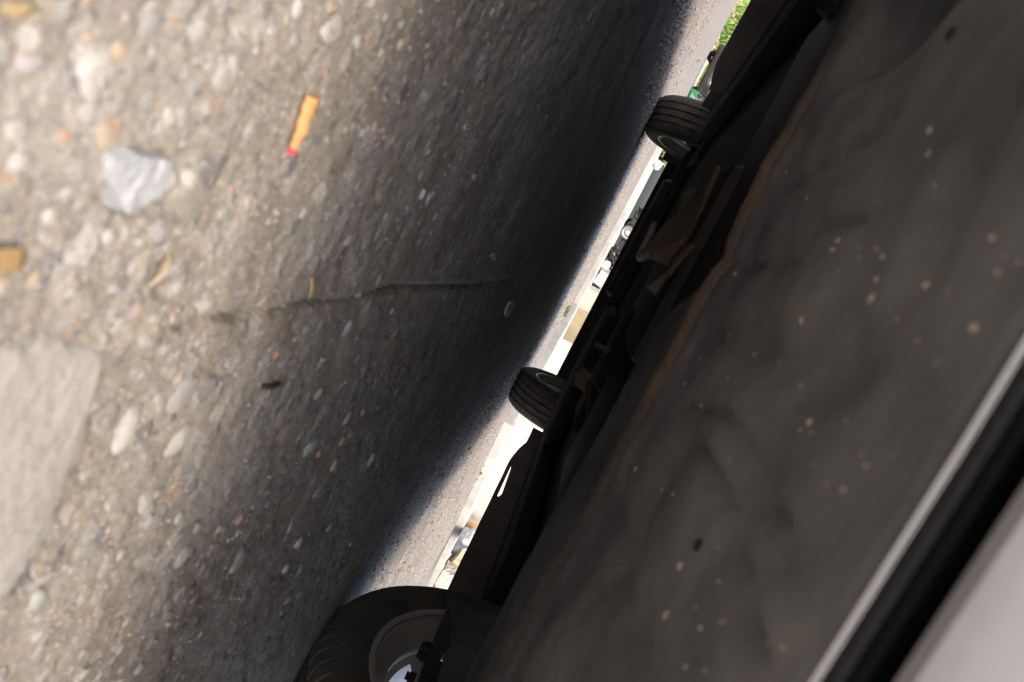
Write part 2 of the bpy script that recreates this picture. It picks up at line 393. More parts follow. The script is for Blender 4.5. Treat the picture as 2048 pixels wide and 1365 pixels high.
# loose grit and gravel: uncountable
def grit(name, spots, mats, label):
    base = bmesh.new(); bmesh.ops.create_icosphere(base, subdivisions=1, radius=1); base.verts.ensure_lookup_table()
    bv = np.array([v.co[:] for v in base.verts]); bf = np.array([[v.index for v in f.verts] for f in base.faces]); base.free()
    n = len(spots); xs = np.array([s[0] for s in spots]); ys = np.array([s[1] for s in spots]); rs = np.array([s[2] for s in spots])
    zs = relief(xs, ys)
    V = bv[None] * (1 + rng.uniform(-.3, .3, (n, len(bv), 1))) * np.stack([rs, rs * rng.uniform(.55, 1, n), rs * rng.uniform(.35, .8, n)], 1)[:, None]
    a = rng.uniform(0, 6.3, n); ca, sa = np.cos(a)[:, None], np.sin(a)[:, None]
    VX = V[..., 0] * ca - V[..., 1] * sa + xs[:, None]; VY = V[..., 0] * sa + V[..., 1] * ca + ys[:, None]; VZ = V[..., 2] + (zs + rs * .1)[:, None]
    co = np.stack([VX, VY, VZ], -1).reshape(-1, 3).astype(np.float32)
    F = (bf[None] + (np.arange(n) * len(bv))[:, None, None]).reshape(-1, 3)
    me = bpy.data.meshes.new(name); me.vertices.add(len(co)); me.vertices.foreach_set('co', co.ravel())
    me.loops.add(F.size); me.loops.foreach_set('vertex_index', F.ravel().astype(np.int32))
    me.polygons.add(len(F)); me.polygons.foreach_set('loop_start', (np.arange(len(F)) * 3).astype(np.int32)); me.update(calc_edges=True)
    for m_ in mats: me.materials.append(m_)
    wts = np.array(PW) * np.array([1.2, 1, 1.2, 1, .45, .12, 1, .8, 1, 1.2, 1, 1]); wts = wts / wts.sum()
    mi = np.repeat(rng.choice(len(mats), n, p=wts if len(mats) == len(PW) else None), len(bf)).astype(np.int32); me.polygons.foreach_set('material_index', mi)
    o = link(bpy.data.objects.new(name, me), ground); o['kind'] = 'stuff'; o['label'] = label; return o
spots = []
for _ in range(6500):
    px, py = random.uniform(-60, 1150), random.uniform(-60, 1420)
    if px > 1010 - (py - 250) * .36: continue
    p = gp(px, py)
    if p.y > .75 or p.y < .05 or random.random() < p.y * 1.9: continue
    d = (p - Vector((0, 0, CAMH))).length
    spots.append((p.x, p.y, min(.0035, random.choice((1.6, 2, 2.5, 3, 4, 5)) * d / FPX)))
grit('grit', spots, PM, 'fine loose grit over the near concrete')
spots = [(random.gauss(-.62, .13), random.uniform(1.1, 3.2), random.choice((.002, .003, .003, .004, .006))) for _ in range(2600)]
spots += [(random.gauss(.75, .35), random.uniform(1.25, 4.2), random.choice((.002, .003, .004, .005))) for _ in range(2600)]
spots += [(random.uniform(-1.2, 1.2), random.uniform(2.6, 6.5), random.choice((.003, .004, .006))) for _ in range(1500)]
spots += [(random.uniform(-1.6, 2.6), 1.5 + 6 * random.random() ** .8, random.choice((.003, .004, .004, .005, .007, .009))) for _ in range(9000)]
spots = [q for q in spots if not (abs(q[0]) < .5 and q[1] < 3.3)]
grit('gravel', spots, PM, 'dark gravel and dirt strewn beside the wheels')

# litter near the camera -------------------------------------------------
def butt():
    a = gp(612, 186); b = gp(574, 303); L_ = (b - a).length; d = (b - a).normalized(); s = Vector((-d.y, d.x, 0))
    root = empty('cigarette_butt', (a.x, a.y, zf(a.x, a.y)), label='flattened orange cigarette butt with a pinkish red tip', cat='cigarette butt')
    def seg(t0, t1, w0, w1, h0, h1, nm, m_):
        P = []
        for i in range(9):
            t = t0 + (t1 - t0) * i / 8; f = i / 8; ww = w0 + (w1 - w0) * f; hh = h0 + (h1 - h0) * f
            wob = .00025 * math.sin(i * 1.9)
            P.append([tuple(d * (t * L_) + s * (math.cos(q) * ww + wob) + Vector((0, 0, hh * (1 + math.sin(q)) + wob))) for q in [2 * math.pi * k / 16 for k in range(17)]])
        mb = MB().grid(P); k0 = len(mb.v); mb.f.append(tuple(range(0, 16))); mb.f.append(tuple(range(k0 - 17, k0 - 1))[::-1])
        return mb.build(nm, m_, root, True, auto=40)
    cork = mat('cork_paper', (.40, .215, .075), .8, col2=(.50, .30, .125), vscale=180, bump=.2, bscale=500)
    seg(0, .60, .0039, .0036, .0023, .0021, 'filter', cork); seg(.60, .90, .0036, .0024, .0021, .0015, 'paper', cork)
    seg(.90, 1.0, .0024, .0021, .0015, .0012, 'tip', mat('red_tip', (.62, .06, .11), .6))
butt()
def straw(name, a, b, r, col, label, cat, lift=.0012):
    A, B = gp(*a), gp(*b); mpt = (A + B) / 2
    pts = [A.lerp(B, t) + Vector((0, 0, zf(A.x, A.y) + lift + .001 * math.sin(t * 3.1))) - mpt for t in (0, .25, .5, .75, 1)]
    o = MB().tube(pts, [r * .7, r, r, r * .9, r * .4], 7).build(name, mat('dry_' + name, col, .8, var=.2, vscale=80), None, True); o.location = mpt
    tag(o, label, cat); return o
straw('straw', (607, 548), (602, 592), .0009, (.33, .23, .11), 'short yellow straw standing out just above the crack', 'straw')
straw('straw', (318, 500), (268, 560), .0007, (.33, .27, .17), 'thin pale straw left of the crack', 'straw')
straw('twig', (515, 770), (552, 762), .0016, (.02, .018, .018), 'stubby black twig on the brown ground below the crack', 'twig')
straw('twig', (290, 530), (318, 480), .0006, (.24, .18, .11), 'thin brown twig crossing the pale straw', 'twig')
def leaf(name, px, col, label, cat, th=.0006):
    P = [gp(*q) for q in px]; c = sum(P, Vector()) / len(P); z = zf(c.x, c.y)
    bm = bmesh.new(); up = [bm.verts.new((q.x - c.x, q.y - c.y, .003 + .0012 * math.sin(i * 1.8))) for i, q in enumerate(P)]
    mid_ = bm.verts.new((0, 0, .0042))
    for i in range(len(up)): bm.faces.new((up[i], up[(i + 1) % len(up)], mid_))
    bmesh.ops.recalc_face_normals(bm, faces=bm.faces[:])
    me = bpy.data.meshes.new(name); bm.to_mesh(me); bm.free(); me.materials.append(mat(name + '_surface', col, .8, var=.18, vscale=70))
    o = link(bpy.data.objects.new(name, me)); o.location = (c.x, c.y, z); md = o.modifiers.new('t', 'SOLIDIFY'); md.thickness = th
    tag(o, label, cat)
leaf('dry_leaf', [(-30, 485), (10, 478), (34, 492), (36, 512), (10, 528), (-30, 532)], (.22, .14, .06), 'small orange dry leaf at the near ground edge', 'leaf')
leaf('leaf_scrap', [(-20, -10), (30, -8), (62, 6), (40, 24), (-5, 22), (-30, 8)], (.27, .20, .10), 'orange leaf scrap in the near corner above the white stone', 'leaf')
leaf('bark_chip', [(1008, 628), (1010, 616), (1018, 604), (1026, 601), (1024, 612), (1016, 632), (1010, 634)], (.45, .40, .37), 'pale bark chip on the dark ground under the car', 'chip', .004)
leaf('bark_chip', [(976, 512), (984, 505), (990, 512), (984, 520)], (.33, .26, .22), 'tiny brown chip on the dark ground near the crack end', 'chip', .003)

# ------------------------------------------------------------------ cars
TY_R, RIM_R, TW = .285, .205, .19
HUBZ = TY_R - .004
def tyre_mb():
    prof = [(-.088, .197), (-.092, .207), (-.099, .225), (-.101, .243), (-.097, .262), (-.089, .2735), (-.079, .2795)]
    for a in (-.052, -.018, .018, .052):
        prof += [(a - .0048, .2842 - abs(a) * .03), (a - .0040, .2775), (a + .0040, .2775), (a + .0048, .2842 - abs(a) * .03)]
    prof += [(.079, .2795), (.089, .2735), (.097, .262), (.101, .243), (.099, .225), (.092, .207), (.088, .197)]
    n = 64; angs = []; notch = []
    for k in range(n):
        a0 = 2 * math.pi * k / n; w_ = 2 * math.pi / n
        for f, q in ((0, 0), (.74, 0), (.78, 1), (.96, 1)): angs.append(a0 + f * w_); notch.append(q)
    m = len(prof); mb = MB(); v = []
    for a, q in zip(angs, notch):
        for i, (x, r) in enumerate(prof):
            if q and (5 <= i <= 7 or m - 8 <= i <= m - 6): r -= .0045
            v.append((x, r * math.cos(a), r * math.sin(a)))
    f = []
    for i in range(len(angs)):
        j = (i + 1) % len(angs)
        for k in range(m - 1): f.append((i * m + k, i * m + k + 1, j * m + k + 1, j * m + k))
    return mb.add(v, f)
def rim_mb(style):
    mb = MB()
    # barrel, inner flange at -x (towards the car), outer flange at +x
    mb.lathe_x([(-.092, .199), (-.094, .206), (-.090, .209), (-.086, .205), (-.083, .194), (-.074, .190), (-.068, .182), (-.058, .174), (-.052, .1685), (-.046, .169), (.02, .170), (.062, .182), (.082, .192), (.086, .205), (.091, .208), (.093, .204), (.088, .195),
                (.070, .192), (.02, .18), (-.05, .184), (-.082, .197)], 72, closed=True)
    if style == 'steel': pass
    else:
        mb.lathe_x([(.06, .0), (.066, .03), (.055, .045), (.03, .04)], 30)
        for k in range(16):
            a = 2 * math.pi * k / 16; c, s = math.cos(a), math.sin(a)
            mb.box((.045, -.0085, .035), (.062, .0085, .186), Matrix.Rotation(a, 4, 'X'), .003)
    return mb
def disc_mb():
    mb = MB(); n = 60; rings = [(.035, .030), (.038, .055), (.020, .075), (.006, .095), (-.004, .118), (-.018, .146), (-.032, .160), (-.042, .1685)]
    v = []; f = []
    for x, r in rings:
        for k in range(n): a = 2 * math.pi * k / n; v.append((x, r * math.cos(a), r * math.sin(a)))
    for i in range(len(rings) - 1):
        for k in range(n):
            if i in (3, 4, 5) and k % 12 in (3, 4, 5, 6, 7, 8, 9, 10): continue
            f.append((i * n + k, i * n + (k + 1) % n, (i + 1) * n + (k + 1) % n, (i + 1) * n + k))
    return mb.add(v, f)
TYRE_ME = {}
def wheel(parent, x, y, style='steel'):
    s = 1 if x > 0 else -1
    if style not in TYRE_ME:
        t = tyre_mb().build('tyre', M['tyre'], None, True, auto=35); r_ = rim_mb(style).build('wheel', M['barrel' if style == 'steel' else 'alloy'], None, True, auto=40)
        md = None
        h = MB().lathe_x([(-.10, .0), (-.10, .05), (-.06, .055), (-.055, .085), (-.035, .09), (-.030, .085), (.030, .080), (.046, .03)], 40).build('hub', M['iron'], None, True, auto=35)
        dk = disc_mb().build('wheel_disc', M['rim'], None, True, auto=40)
        bd = MB().lathe_x([(-.012, .06), (-.012, .122), (.006, .122), (.006, .06)], 48, closed=True).build('brake_disc', M['pipe'], None, True, auto=30)
        TYRE_ME[style] = (t.data, r_.data, h.data, dk.data, bd.data)
        for q in (t, r_, h, dk, bd): bpy.data.objects.remove(q)
    td, rd, hd, dkd, bdd = TYRE_ME[style]
    W = link(bpy.data.objects.new('wheel', rd), parent); W.location = (x, y, HUBZ)
    W.rotation_euler = (random.uniform(0, 6) if s > 0 else random.uniform(0, 6), 0, 0 if s > 0 else math.pi)
    link(bpy.data.objects.new('tyre', td), W); link(bpy.data.objects.new('hub', hd), W); link(bpy.data.objects.new('brake_disc', bdd), W)
    if style == 'steel': link(bpy.data.objects.new('wheel_disc', dkd), W)
    return W

AX1, AX2, CLEN, HW = .895, 3.325, 3.93, .815
def half_w(y):
    k = HW
    if y < .55: k -= .17 * ((.55 - y) / .55) ** 2.2
    if y > 3.45: k -= .11 * ((y - 3.45) / .5) ** 2
    return k
def bodyx(y, z):
    k = half_w(y)
    if z > .62: k -= .10 * ((z - .62) / .33) ** 1.8
    if z < .30: k -= .03 * ((.30 - z) / .13) ** 1.5
    k += .008 * math.exp(-((z - .58) / .02) ** 2)
    for a in (AX1, AX2):
        q = math.hypot(y - a, z - .285); k += .016 * math.exp(-((q - .335) / .03) ** 2)
    return k
def ztop(y):
    pts = [(.05, .60), (.2, .70), (.5, .79), (1.0, .885), (2.2, .93), (3.3, .97), (3.7, .985), (3.93, .93)]
    for (a, b), (c, d) in zip(pts[:-1], pts[1:]):
        if y <= c: return b + (d - b) * max(0, (y - a)) / (c - a)
    return pts[-1][1]
def zlow(y):
    z = .178
    for a in (AX1, AX2):
        if abs(y - a) < .333: z = max(z, .285 + math.sqrt(.333 ** 2 - (y - a) ** 2) - .0)
    return z
def make_car(name, label, pm, loc, rz, style='steel', group=None, near=False, rear_x=(.722, -.722)):
    car = empty(name, loc, rz, label=label, cat='car', group=group)
    ys = set([.30, CLEN - .33])
    y = .30
    while y < CLEN - .33: ys.add(round(y, 4)); y += .06
    for a in (AX1, AX2):
        for k in range(25):
            q = a - .333 * math.cos(math.pi * k / 24); ys.add(round(q, 4))
        ys.add(round(a - .3335, 4)); ys.add(round(a + .3335, 4))
    ys = sorted(q for q in ys if .30 <= q <= CLEN - .33)
    mb = MB()
    for s in (1, -1):
        P = []
        for y in ys:
            lo, hi = zlow(y), ztop(y); col = [(s * (bodyx(y, lo) - .05), y, lo + .004)]
            for k in range(15):
                z = lo + (hi - lo) * k / 14; col.append((s * bodyx(y, z), y, z))
            P.append(col if s > 0 else col[::-1])
        mb.grid(P)
    # bonnet, roof, pillars, tail
    def strip(y0, y1, zf_, wf, n=10, m=16, crown=.03):
        P = []
        for i in range(n + 1):
            y = y0 + (y1 - y0) * i / n; W_ = wf(y)
            P.append([(W_ * (2 * k / m - 1), y, zf_(y) + crown * (1 - (2 * k / m - 1) ** 2)) for k in range(m + 1)])
        mb.grid(P)
    strip(.16, 1.06, ztop, lambda y: bodyx(y, ztop(y)))
    roofz = lambda y: 1.40 + .05 * math.sin(math.pi * (y - 1.5) / 2.2)
    strip(1.62, 3.42, roofz, lambda y: .585)
    strip(3.72, CLEN, ztop, lambda y: bodyx(y, ztop(y)), 4)
    belt = lambda y: Vector((bodyx(y, ztop(y)), y, ztop(y)))
    roof = lambda y: Vector((.585, y, roofz(y)))
    def pillar(y0, y1, yr0, yr1):
        for s in (1, -1):
            P = []
            for i in range(7):
                t = i / 6; a = belt(y0).lerp(roof(yr0), t); b = belt(y1).lerp(roof(yr1), t); bow = .025 * math.sin(math.pi * t)
                P.append([(s * (q.x + bow), q.y, q.z) for q in (a, a.lerp(b, .5), b)])
            mb.grid(P)
    pillar(1.0, 1.10, 1.58, 1.66); pillar(2.16, 2.24, 2.22, 2.29); pillar(3.28, 3.74, 3.18, 3.44)
    mb.build('body', pm, car, True, solid=.012, auto=40)
    # glass
    def pane(nm, a, b, c, d, bow=.03):
        P = []
        for i in range(9):
            t = i / 8; l = a.lerp(d, t); r_ = b.lerp(c, t); row = []
            for k in range(9):
                q = l.lerp(r_, k / 8); nrm = (b - a).cross(d - a).normalized(); row.append(tuple(q + nrm * bow * math.sin(math.pi * k / 8) * .5))
            P.append(row)
        MB().grid(P).build(nm, M['glass'], car, True, solid=.005)
    fx = lambda p, s: Vector((p.x * s, p.y, p.z))
    pane('windscreen', fx(belt(1.04), -.96), fx(belt(1.04), .96), fx(roof(1.62), .96), fx(roof(1.62), -.96), .08)
    pane('rear_window', fx(belt(3.74), .94), fx(belt(3.74), -.94), fx(roof(3.43), -.94), fx(roof(3.43), .94), .06)
    for s in (1, -1):
        for (a, b, c, d) in ((1.10, 2.16, 2.22, 1.66), (2.24, 3.28, 3.18, 2.29)):
            q = [fx(belt(a), s), fx(belt(b), s), fx(roof(c), s), fx(roof(d), s)]
            for v_ in q: v_.x *= .99
            if s < 0: q = [q[1], q[0], q[3], q[2]]
            pane('side_window', *q, -.01)
        MB().box((s * .79 - .004, 1.75, .80), (s * .79 + .012 * s, 1.93, .825), None, .004).build('door_handle', pm, car, True)
        MB().box((s * .83, 1.22, .93), (s * 1.0, 1.30, 1.05), None, .025).build('door_mirror', pm, car, True)
    # front and rear bumpers, lamps
    def face(y_end, sg, zs, mt, nm, x_k=1.0, par=car, th=.004):
        P = []
        for z, off in zs:
            row = []
            for k in range(33):
                u_ = 2 * k / 32 - 1; W_ = .655 + .10 * 0
                a = u_ * math.pi / 2
                xx = (HW - .02) * math.sin(a) if True else 0
                sweep = .30 * (1 - math.cos(a) ** .75) if abs(u_) < 1 else .30
                row.append((xx * x_k, y_end + sg * (off + sweep), z))
            P.append(row)
        return MB().grid(P).build(nm, mt, par, True, solid=th, auto=30)
    fb = face(0, 1, [(.2034, .0168), (.2016, .0160), (.2012, .0154), (.2018, .0146), (.206, .0130), (.26, .003), (.36, 0), (.45, .004), (.48, .02), (.505, .05)], pm, 'front_bumper')
    face(0, 1, [(.1910, .0216), (.1928, .0206), (.1934, .0226), (.1944, .0206), (.1950, .0226), (.1964, .0208), (.1970, .0228), (.2045, .0235)], M['plastic'], 'bumper_valance', par=fb)
    face(0, 1, [(.1912, .0220), (.1904, .0216), (.1900, .0208), (.1901, .0203), (.1904, .0199), (.1909, .0201), (.1912, .0212)], M['lip'], 'lip_trim', par=fb, th=.0004)
    face(0, 1, [(.500, .045), (.53, .05), (.57, .06), (.60, .070), (.63, .085), (.66, .11), (.70, .15)], M['plastic'], 'grille', .9)
    for s in (1, -1):
        P = [[(s * (.42 + .30 * t), .045 + .30 * t ** 2.2 + .05 * j, .51 + .13 * j + .03 * t) for t in [k / 10 for k in range(11)]] for j in (0, .3, .6, 1)]
        if s < 0: P = [row[::-1] for row in P]
        MB().grid(P).build('headlight', M['lamp'], car, True, solid=.01)
        P = [[(s * (.52 + .22 * t), CLEN - .005 - .16 * t ** 2, .72 + .22 * j) for t in [k / 8 for k in range(9)]] for j in (0, .5, 1)]
        if s > 0: P = [row[::-1] for row in P]
        MB().grid(P).build('tail_light', M['redlamp'], car, True, solid=.012)
    face(CLEN, -1, [(.172, .10), (.168, .06), (.172, .03), (.20, .018), (.30, .004), (.42, 0), (.52, .012), (.58, .03)], M['dirty_bumper'] if near else pm, 'rear_bumper', par=car)
    P = [[(bodyx(CLEN - .05, .6) * .97 * (2 * k / 12 - 1), CLEN - .03 - .10 * abs(2 * k / 12 - 1) ** 3 + .0 * z, z) for k in range(13)] for z in (.56, .7, .85, .95)]
    MB().grid(P).build('tailgate', pm, car, True, solid=.01)
    # floor and wheels
    MB().box((-.74, .42, .27), (.74, CLEN - .12, .285)).build('floor_pan', M['floor'], car)
    for s in (1, -1):
        for a in (AX1, AX2):
            arch = MB(); P = []
            for i in range(25):
                q = math.pi * (-.05 + 1.1 * i / 24); P.append([(s * x, a + .345 * math.cos(q), .285 + .345 * math.sin(q)) for x in (.60, .70, bodyx(a + .345 * math.cos(q), .4) - .02)])
            arch.grid(P if s > 0 else P[::-1]).build('wheel_arch_liner', M['floor'], car, True, solid=.004)
            W = wheel(car, (s * .722 if a == AX1 else rear_x[0 if s > 0 else 1]), a, style)
            if near and a == AX2: W.scale = (.86, .985, .985); W.location.z *= .985
    return car

Y0 = .115
car = make_car('parked_car', 'pale grey parked hatchback whose dark dusty underside fills the view', M['paint_grey'], (0, Y0, 0), 0, near=True, rear_x=(.668, -.700))
def part(mb, name, m_, smooth=False, solid=0, auto=0, label=None, parent=None):
    o = mb.build(name, m_, parent or car, smooth, solid=solid, auto=auto)
    if parent is None: o.location = (0, -Y0, 0)          # shapes below are laid out in world metres
    if label: o['label'] = label
    return o
# dusty undertray with stamped beads and dents
def tray_edge(x):
    pts = [(-.66, .66), (-.30, .655), (-.172, .63), (-.10, .60), (-.06, .585), (-.035, .60), (-.01, .66), (.02, .77), (.06, .81), (.12, .80), (.18, .825), (.255, .842), (.33, .85), (.66, .85)]
    for (a, b), (c, d) in zip(pts[:-1], pts[1:]):
        if x <= c: return b + (d - b) * max(0, x - a) / (c - a)
    return pts[-1][1]
nx, ny = 210, 120
xs = np.linspace(-.60, .60, nx); P = []
X2 = np.repeat(xs[None], ny + 1, 0); T = np.linspace(0, 1, ny + 1)[:, None]
E = np.array([tray_edge(x) for x in xs])[None]; Y2 = (.1385 + .30 * (1 - np.clip(1 - (X2 / .795) ** 2, 0, 1) ** .375)); Y2 = Y2 + (E - Y2) * T
Z2 = .1915 + .005 * vnoise(X2 * 9, Y2 * 9, 41) + .003 * vnoise(X2 * 24, Y2 * 24, 42) + .001 * vnoise(X2 * 90, Y2 * 90, 43)
for bx in (-.31, -.16, .0, .115, .26, .42):                        # long stamped beads
    Z2 += .006 * np.exp(-((X2 - bx - .05 * (Y2 - .3)) / .011) ** 2) * (1 / (1 + np.exp(-(Y2 - .19) / .008))) * (1 / (1 + np.exp((Y2 - .44) / .008)))
Z2 += .012 * np.exp(-(((X2 + .055) / .03) ** 2 + ((Y2 - .205) / .012) ** 2) ** 2)      # pressed recesses
Z2 += .010 * np.exp(-(((X2 - .10) / .05) ** 2 + ((Y2 - .36) / .03) ** 2) ** 2)
Z2 += .009 * np.exp(-(((X2 + .03) / .035) ** 2 + ((Y2 - .36) / .04) ** 2) ** 2)
Z2 += .016 * np.exp(-(((X2 + .165) / .03) ** 2 + ((Y2 - .37) / .07) ** 2) ** 3)
for gx, g0, g1 in ((.040, .17, .40), (.058, .15, .33), (-.045, .26, .47), (-.09, .30, .46)):
    Z2 += .005 * np.exp(-((X2 - gx - .01 * np.sin(Y2 * 17)) / .0035) ** 2) / (1 + np.exp(-(Y2 - g0) / .006)) / (1 + np.exp((Y2 - g1) / .006))
Z2 -= .006 * np.exp(-((Y2 - .46) / .014) ** 2)
Z2 += .012 / (1 + np.exp(-(Y2 - .515) / .006))
Z2 += np.clip(.012 * (1 - (Y2 - .14) / .02), 0, None) * 0
mb = MB(); mb.grid([[(X2[i, k], Y2[i, k], Z2[i, k]) for k in range(nx)] for i in range(ny + 1)])
tray = part(mb, 'undertray', M['tray'], True, solid=.004, label='dusty dark grey plastic undertray with dried mud spots')
def trayz(x, y):
    k = int(np.clip(np.searchsorted(xs, x), 0, nx - 1)); i = int(np.argmin(abs(Y2[:, k] - y))); return Z2[i, k]
seam = MB(); P = []
for i in range(121):
    x = -.59 + 1.18 * i / 120; e = .483 + .006 * math.sin(x * 9) + .003 * math.sin(x * 31); row = []
    for q in range(7):
        a = math.pi * q / 6; row.append((x, e - .013 * math.cos(a), trayz(x, .46) + .0035 - .0085 * math.sin(a) - .0015 * vnoise(np.array([x * 40]), np.array([q * .7]), 8)[0]))
    P.append(row)
part(seam.grid(P), 'seam_rail', M['rust'], True, solid=.002, label='rust stained rail across the undertray')
mb = MB()
for i in range(150):                                                 # spots of dried mud thrown up from the road
    if i < 130: px, py = random.uniform(1250, 2048), random.uniform(250, 1365)
    else: px, py = random.uniform(1700, 2048), random.uniform(400, 1100)
    d = ray(px, py)
    if d.z <= 0: continue
    t = (.19 - CAMH) / d.z; x, y = d.x * t, d.y * t
    if not (.15 < y < .47 and abs(x) < .55): continue
    r_ = min(.0040, random.choice((3, 4, 5, 6, 9, 14)) * t)
    z = trayz(x, y) - .0024; v = [(x, y, z - r_ * .35)]
    for k in range(8): a = 2 * math.pi * k / 8; q = r_ * random.uniform(.6, 1.2); v.append((x + q * math.cos(a), y + q * math.sin(a), z + .0005))
    mb.add(v, [(0, 1 + k, 1 + (k + 1) % 8) for k in range(8)])
o = part(mb, 'mud_splatter', M['mud'], True); o['kind'] = 'stuff'
for px, py in ((1912, 72), (1540, 352), (1395, 1090)):   # push-in fasteners
    d = ray(px, py); t = (.19 - CAMH) / d.z; x, y = d.x * t, d.y * t; z = trayz(x, y) - .002
    part(MB().tube([(x, y, z + .002), (x, y, z - .0012), (x, y, z - .0016)], [.0022, .0022, .0017], 14), 'fastener', M['rubber'], True, auto=40)

# sills: pinch-weld flange hanging below the body side, with a jacking slot on the right
for s in (1, -1):
    mb = MB(); zb = lambda y: .141 + .030 * max(0, min(1, (y - 2.42) / .35)) ** 1.6 + .0003 * math.sin(y * 23)
    ycut = [1.40 + 1.62 * k / 54 for k in range(55)]
    for a, b in zip(ycut[:-1], ycut[1:]):
        za, zb_ = zb(a), zb(b); h = (0, 0)
        def quad(y0, y1, l0, l1, t0, t1):
            x0, x1 = s * .722, s * .727
            mb.add([(x0, y0, l0), (x1, y0, l0), (x1, y0, t0), (x0, y0, t0), (x0, y1, l1), (x1, y1, l1), (x1, y1, t1), (x0, y1, t1)],
                   [(0, 1, 2, 3), (7, 6, 5, 4), (0, 4, 5, 1), (1, 5, 6, 2), (2, 6, 7, 3), (3, 7, 4, 0)])
        if s > 0 and 2.06 < (a + b) / 2 < 2.40:
            q = lambda y: .0015 + .0095 * max(0, 1 - (y - 2.06) / .34) ** .8 * min(1, (y - 2.045) / .05)
            quad(a, b, za, zb_, .1535, .1535); quad(a, b, .1535 + max(.001, q(a)), .1535 + max(.001, q(b)), .215, .215)
        else: quad(a, b, za, zb_, .215, .215)
    part(mb, 'sill_flange', M['sill'], False, label='grimy sill flange hanging below the door sill')
    part(MB().box((s * .60, 1.42, .212), (s * .735, 3.0, .262), None, .015), 'sill_box', M['floor'], True, auto=40)
# running gear seen as black shapes
part(MB().box((-.42, .80, .225), (.42, 1.12, .262), None, .012).box((-.20, 1.0, .205), (.10, 1.45, .26), None, .02).box((.12, .92, .212), (.34, 1.25, .27), None, .025), 'subframe', M['iron'], True, auto=40)
part(MB().box((.04, 1.28, .198), (.20, 1.52, .26), None, .02).box((.20, 1.50, .215), (.33, 1.74, .262), None, .012).tube([(.24, 1.1, .235), (.24, 1.9, .235)], .022), 'gearbox', M['floor'], True, auto=40)
part(MB().tube([(-.14, 1.2, .235), (-.14, 1.6, .225), (-.10, 2.2, .225), (-.10, 2.9, .235), (-.3, 3.5, .25)], .024, 16), 'exhaust_pipe', M['pipe'], True, auto=40)
part(MB().tube([(-.52, 3.74, .262), (-.50, 3.74, .262), (.10, 3.74, .262), (.12, 3.74, .262)], [.05, .075, .075, .05], 20), 'muffler', M['pipe'], True, auto=40)
part(MB().box((.12, 2.35, .205), (.60, 3.0, .26), None, .03), 'fuel_tank', M['floor'], True, auto=40)
part(MB().tube([(-.62, 3.44, .25), (.62, 3.44, .25)], .035, 14).box((-.62, 3.02, .245), (-.54, 3.46, .275), None, .01).box((.54, 3.02, .245), (.62, 3.46, .275), None, .01), 'rear_axle_beam', M['iron'], True, auto=40)
# dusty tan heat shield and bracket ahead of the axle
def plate(px, y0, th, name, m_, label=None, curl=0.012):
    P_ = [aty(x, y, y0 + k) for x, y, k in px]; c = sum(P_, Vector()) / len(P_)
    bm = bmesh.new(); vs_ = [bm.verts.new(q) for q in P_]; f = bm.faces.new(vs_); bmesh.ops.triangulate(bm, faces=[f]); bmesh.ops.subdivide_edges(bm, edges=bm.edges[:], cuts=3, use_grid_fill=True)
    for v in bm.verts: v.co.z += curl * vnoise(np.array([v.co.x * 22]), np.array([v.co.y * 22]), 61)[0]
    me = bpy.data.meshes.new(name); bm.to_mesh(me); bm.free(); me.materials.append(m_)
    o = link(bpy.data.objects.new(name, me), car); o.location = (0, -Y0, 0); md = o.modifiers.new('t', 'SOLIDIFY'); md.thickness = th
    if label: o['label'] = label
plate([(1300, 515, 0), (1335, 530, -.02), (1372, 470, .0), (1405, 405, .02), (1432, 330, .05), (1408, 335, .09), (1392, 372, .11), (1362, 378, .12), (1350, 430, .1), (1312, 470, .07)], 1.02, .006, 'heat_shield', M['tan'], 'dusty tan heat shield')
plate([(1292, 575, 0), (1310, 590, -.01), (1345, 545, 0), (1388, 488, .02), (1372, 490, .04), (1330, 545, .04), (1300, 562, .04)], .95, .006, 'bracket', M['tan'], 'tan dusty bracket strip')
plate([(1150, 748, 0), (1172, 765, -.02), (1188, 752, 0), (1166, 735, .03)], 1.15, .02, 'bracket', M['tan'], 'small tan bracket block', 0)
plate([(1188, 690, 0), (1218, 704, 0), (1222, 698, .01), (1192, 683, .01)], 1.2, .004, 'bracket', M['pipe'], 'bare metal bracket edge', 0)
# ribbed boot and arm by the near wheel
def slab(px, y0, th, name, m_, label=None):
    """solid bracket: outline through the given points in the plane facing the camera side, with real thickness"""
    A = [aty(x, y, y0) for x, y in px]; B = [q + Vector((.012, th, 0)) for q in A]; n = len(A)
    return part(MB().add(A + B, [tuple(range(n))[::-1], tuple(range(n, 2 * n))] + [(i, (i + 1) % n, n + (i + 1) % n, n + i) for i in range(n)]), name, m_, label=label)
br = slab([(896, 1222), (886, 1232), (876, 1256), (864, 1290), (850, 1318), (844, 1335), (834, 1368), (826, 1395), (872, 1395), (880, 1345), (888, 1332), (877, 1331), (884, 1312), (898, 1296), (904, 1250)], .975, .03, 'caliper_bracket', M['rubber'], 'black caliper bracket with bolt heads inside the near wheel')
for px, py in ((856, 1297), (848, 1314), (825, 1357)):
    c = aty(px, py, .98); d = (aty(px - 10, py - 5, .98) - c).normalized()
    mb = MB().tube([c + d * .022 * 0 - d * .004, c + d * .006, c + d * .0062, c + d * .011], [.0085, .0085, .0062, .0062], 6)
    part(mb, 'bolt', M['rubber'], auto=30)
part(MB().tube([(.62, 1.0, .24), (.52, .99, .235), (.40, .98, .235)], [.02, .02, .024], 12), 'control_arm', M['iron'], True)
part(MB().tube([(-.40, .98, .225), (-.60, 1.0, .24)], [.024, .02], 12), 'control_arm', M['iron'], True)
